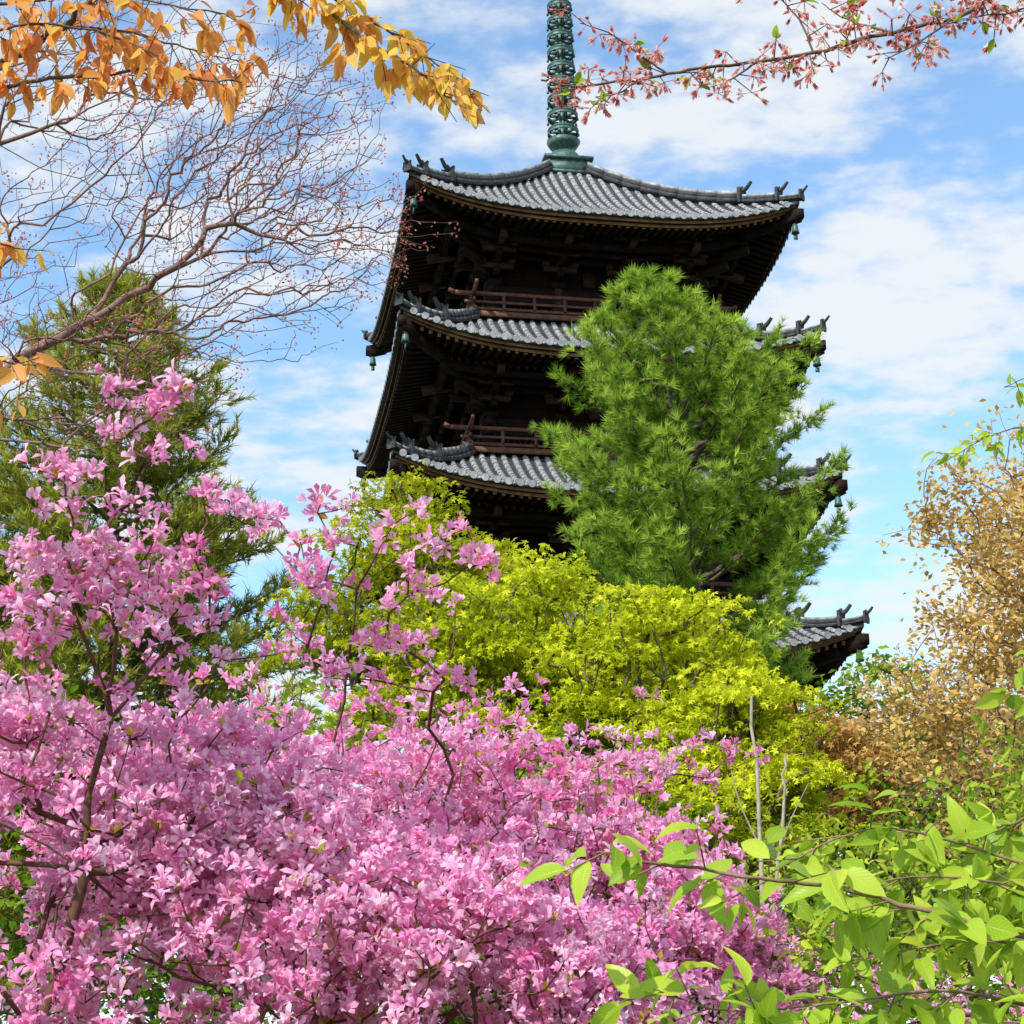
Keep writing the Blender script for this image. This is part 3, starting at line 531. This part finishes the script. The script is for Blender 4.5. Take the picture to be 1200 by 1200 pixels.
aw=Acc(); polyl(aw,[(-3.4,3.2,0),(-3.2,3.25,1.5),(-2.8,3.35,2.8),(-2.3,3.45,3.4),(-1.9,3.5,3.6)],.11,.015,10)
for p,r in (([(-2.8,3.35,2.8),(-2.2,3.4,3.1),(-1.5,3.4,3.2)],.03),([(-2.5,3.4,3.2),(-2.0,3.4,3.25),(-1.5,3.4,3.3)],.012),([(-2.3,3.45,3.4),(-1.5,3.4,3.5)],.012),([(-2.3,3.45,3.4),(-1.9,3.5,3.8),(-1.4,3.6,3.95)],.012),([(-2.3,3.45,3.4),(-1.9,3.5,4.0),(-1.3,3.6,4.1)],.012),([(-1.9,3.5,3.6),(-1.6,3.55,3.78),(-1.3,3.6,3.84)],.012),([(-2.3,3.45,3.4),(-1.8,3.6,4.3),(-1.2,3.6,4.6),(-.62,3.6,4.45)],.014)): polyl(aw,p,r,.005,7)
aw.obj('trunk',bark,e,True)
e=empty('green_leaf_cherry_tree')
leafy_branch(e,[([(1.1,2.7,1.74),(.86,2.6,1.80),(.738,2.6,1.83),(.615,2.6,1.867),(.467,2.6,1.909),(.344,2.58,1.923),(.172,2.56,1.95),(.11,2.55,1.96)],.0055,34),
 ([(.9,2.7,1.70),(.65,2.7,1.77),(.47,2.7,1.76),(.3,2.7,1.75),(.19,2.65,1.78)],.003,50),
 ([(1.0,2.9,1.9),(.75,2.9,2.0),(.6,2.9,2.04),(.5,2.9,2.02),(.40,2.9,1.97)],.003,46),
 ([(1.0,2.9,1.85),(.8,2.85,1.93),(.65,2.8,1.95),(.52,2.8,1.94)],.003,52),
 ([(1.0,2.5,1.68),(.75,2.5,1.72),(.6,2.5,1.70),(.45,2.5,1.70),(.3,2.5,1.72)],.003,54),
 ([(1.1,2.9,1.78),(.85,2.9,1.84),(.7,2.9,1.86),(.5,2.9,1.83)],.003,50),
 ([(1.1,3.0,2.1),(.9,3.0,2.08),(.8,3.0,2.05),(.68,3.0,2.0)],.003,40),
 ([(1.3,3.6,2.35),(1.12,3.6,2.42),(1.02,3.6,2.42)],.003,20)],green_m,bark_brown,.004,.064,18,.25,.8,.55,tws=.07,k0=2,k1=5)
leafy_branch(e,[([(1.9,5.2,3.5),(1.65,5.2,3.62),(1.5,5.2,3.60),(1.35,5.2,3.52)],.003,34),([(2.0,5.2,3.7),(1.7,5.2,3.80),(1.55,5.2,3.76)],.003,34),([(2.0,5.2,2.8),(1.7,5.2,2.95),(1.5,5.2,2.9)],.003,30)],green_m,bark,.004,.05,18,.25,.8,.55,tws=.07)
aw=Acc(); polyl(aw,[(2.6,3.4,0),(2.5,3.3,1.0),(2.0,3.0,1.5),(1.5,2.8,1.65),(1.1,2.7,1.74)],.07,.006,10); 
for t in [(.9,2.7,1.70),(1.0,2.9,1.9),(1.0,2.9,1.85),(1.1,2.9,1.78),(1.0,2.5,1.68),(1.1,3.0,2.1),(1.3,3.6,2.35)]: polyl(aw,[(1.9,2.95,1.52),((1.9+t[0])/2,(2.95+t[1])/2,(1.5+t[2])/2),t],.012,.003,7)
for t in [(1.9,5.2,3.5),(2.0,5.2,3.7),(2.0,5.2,2.8)]: polyl(aw,[(2.5,3.3,1.0),(2.6,4.4,2.4),t],.02,.003,7)
aw.obj('trunk',bark,e,True)
e=empty('pink_bud_cherry_tree'); aw=Acc(); ab=Acc(); al=Acc()
main=[(1.9,3.8,4.45),(1.52,3.8,4.335),(1.25,3.8,4.24),(1.12,3.8,4.17),(.957,3.8,4.13),(.79,3.8,4.08),(.624,3.8,4.05),(.478,3.8,4.035),(.333,3.8,4.01),(.187,3.8,3.99),(.09,3.8,4.01)]
lines=[(main,.007),([(.76,3.8,4.07),(.73,3.8,4.17),(.68,3.82,4.26),(.62,3.82,4.34)],.003),([(.40,3.8,4.02),(.33,3.8,4.08),(.26,3.8,4.14),(.19,3.8,4.17)],.003),([(1.12,3.8,4.17),(1.0,3.75,4.06),(.92,3.75,4.02)],.003),([(1.4,3.8,4.29),(1.25,3.7,4.12),(1.12,3.7,4.10)],.004),([(.62,3.8,4.05),(.55,3.78,3.99),(.5,3.78,3.97)],.003),([(1.3,3.8,4.25),(1.2,3.85,4.32),(1.05,3.85,4.34),(.9,3.85,4.29)],.004),([(.95,3.8,4.13),(.86,3.85,4.2),(.8,3.85,4.25)],.003),([(.33,3.8,4.01),(.28,3.8,3.97),(.22,3.8,3.96)],.003)]
BP=[];BD=[];BH=[];LP=[];LD=[]
for pts,r in lines:
    Q=polyl(aw,pts,r,r*.35,7,6,r*.25); seg=np.linalg.norm(np.diff(Q,axis=0),axis=1); cum=np.r_[0,np.cumsum(seg)]
    for s in np.arange(.05,cum[-1],.018):
        if rng.random()<.15: continue
        p=np.array([np.interp(s,cum,Q[:,i]) for i in range(3)]); t=rv(1)[0]; E=p+t*rng.uniform(.01,.06); tube(aw,[p],[E],[.002],[.0013],4)
        h=rng.normal()*.2
        for _ in range(rng.integers(4,9)):
            d=unit(rv(1)[0]+np.array([0,0,-.6])+t*.3); l=rng.uniform(.012,.034); F=E+d*l; tube(ab,[E],[F],[.0009],[.0009],3,rnd=.15); BP.append(F); BD.append(d); BH.append(.5+h+rng.normal()*.2)
        if rng.random()<.35:
            for _ in range(2): LP.append(E); LD.append(unit(rv(1)[0]*.6+t+np.array([0,0,.3])))
BP=np.array(BP);BD=np.array(BD);BH=np.array(BH); TB=T_needles(8,.42,.2,5,.1,.85)
inst(ab,TB,BP,frames(BD,rv(len(BP))),.019*rng.uniform(.7,1.2,len(BP)),BH)
k=rng.random(len(BP))<.14; inst(ab,TF[1][0],BP[k],frames(BD[k],rv(k.sum())),.015,np.full(k.sum(),.95))
LP=np.array(LP);LD=np.array(LD); inst(al,TLs[0],LP,frames(LD,rv(len(LP))),.034*rng.uniform(.6,1.3,len(LP)),rng.random(len(LP))*.7)
polyl(aw,[(4.5,3.9,0),(4.4,3.9,2.0),(3.8,3.85,3.6),(2.8,3.8,4.4),(1.9,3.8,4.45)],.14,.008,10)
aw.obj('branches',bark,e,True); ab.obj('buds',bud_m,e); al.obj('leaves',green_m,e)
# ------------------------------------------------------------ bare fine-twigged cherry, upper left
e=empty('bare_cherry_tree'); aw=Acc()
tr=[(-5.4,9.6,0),(-5.2,9.5,2.5),(-4.6,9.3,4.6),(-3.9,9.1,6.2),(-2.9,9,6.95),(-2.42,9,6.72),(-1.94,9,6.5),(-1.5,9,6.5),(-1.15,8.9,6.25),(-.78,8.9,6.05)]
ip=[-1]+list(range(9))
br=[((-3.9,9.1,6.2),3),((-3.3,9,7.3),10),((-2.6,9,7.55),11),((-1.9,9,7.35),12),((-1.3,9,7.3),13),((-3.3,9.1,5.2),2),((-2.7,9,5.6),15),((-2.1,9,5.5),16),((-1.7,9,5.35),17),((-1.5,9,6.9),7),((-1.9,9.2,7.9),12),((-1.1,9.2,7.8),20),((-.75,9,7.3),14)]
for p,q_ in br: tr.append(p); ip.append(q_)
pts=[]
for c,r,n in [((-1.7,9,6.7),(.95,.8,.55),900),((-1.3,9,7.1),(.7,.7,.5),650),((-2.4,9,7.5),(.9,.7,.5),500),((-2.2,9,5.5),(.75,.7,.45),500),((-.95,8.9,6.25),(.45,.5,.4),340),((-2.9,9,6.2),(.5,.6,.6),300),((-.7,9,6.4),(.45,.5,.15),120),((-1.6,9,5.9),(.8,.6,.3),300)]:
    pts.append(np.array(c)+rv(n)*np.array(r)*rng.uniform(0,1,(n,1))**.45)
X,par,cnt=grow(np.concatenate(pts),tr,ip,.38); wood(aw,X,par,cnt,.0014,.0006,.5,.05,4,.035); aw.obj('trunk_and_twigs',bark_twig,e,True)
ab=Acc(); tips=X[cnt<=2]; n=len(tips)*3; tips=np.repeat(tips,3,0)+rng.normal(size=(n,3))*.02; inst(ab,TB,tips,frames(rv(n),rv(n)),.018*rng.uniform(.6,1.2,n),rng.random(n)*.6); ab.obj('buds',bud_m,e)
e=empty('bare_sapling'); aw=Acc(); P=np.array([(1.18,9,0),(1.2,9,1.5),(1.19,9,2.4),(1.22,9,3.0),(1.21,9,3.65)])
polyl(aw,P,.02,.008,7,4,.006); polyl(aw,[(1.22,9,1.9),(1.25,9,2.5),(1.33,9,3.1),(1.36,9,3.35)],.013,.006,6,4,.006); polyl(aw,[(1.28,9,2.8),(1.36,9,3.0),(1.47,9,3.2)],.005,.002,5); polyl(aw,[(1.2,9,2.9),(1.12,9,3.1),(1.08,9,3.3)],.005,.002,5); aw.obj('stems',bark_pale,e,True)
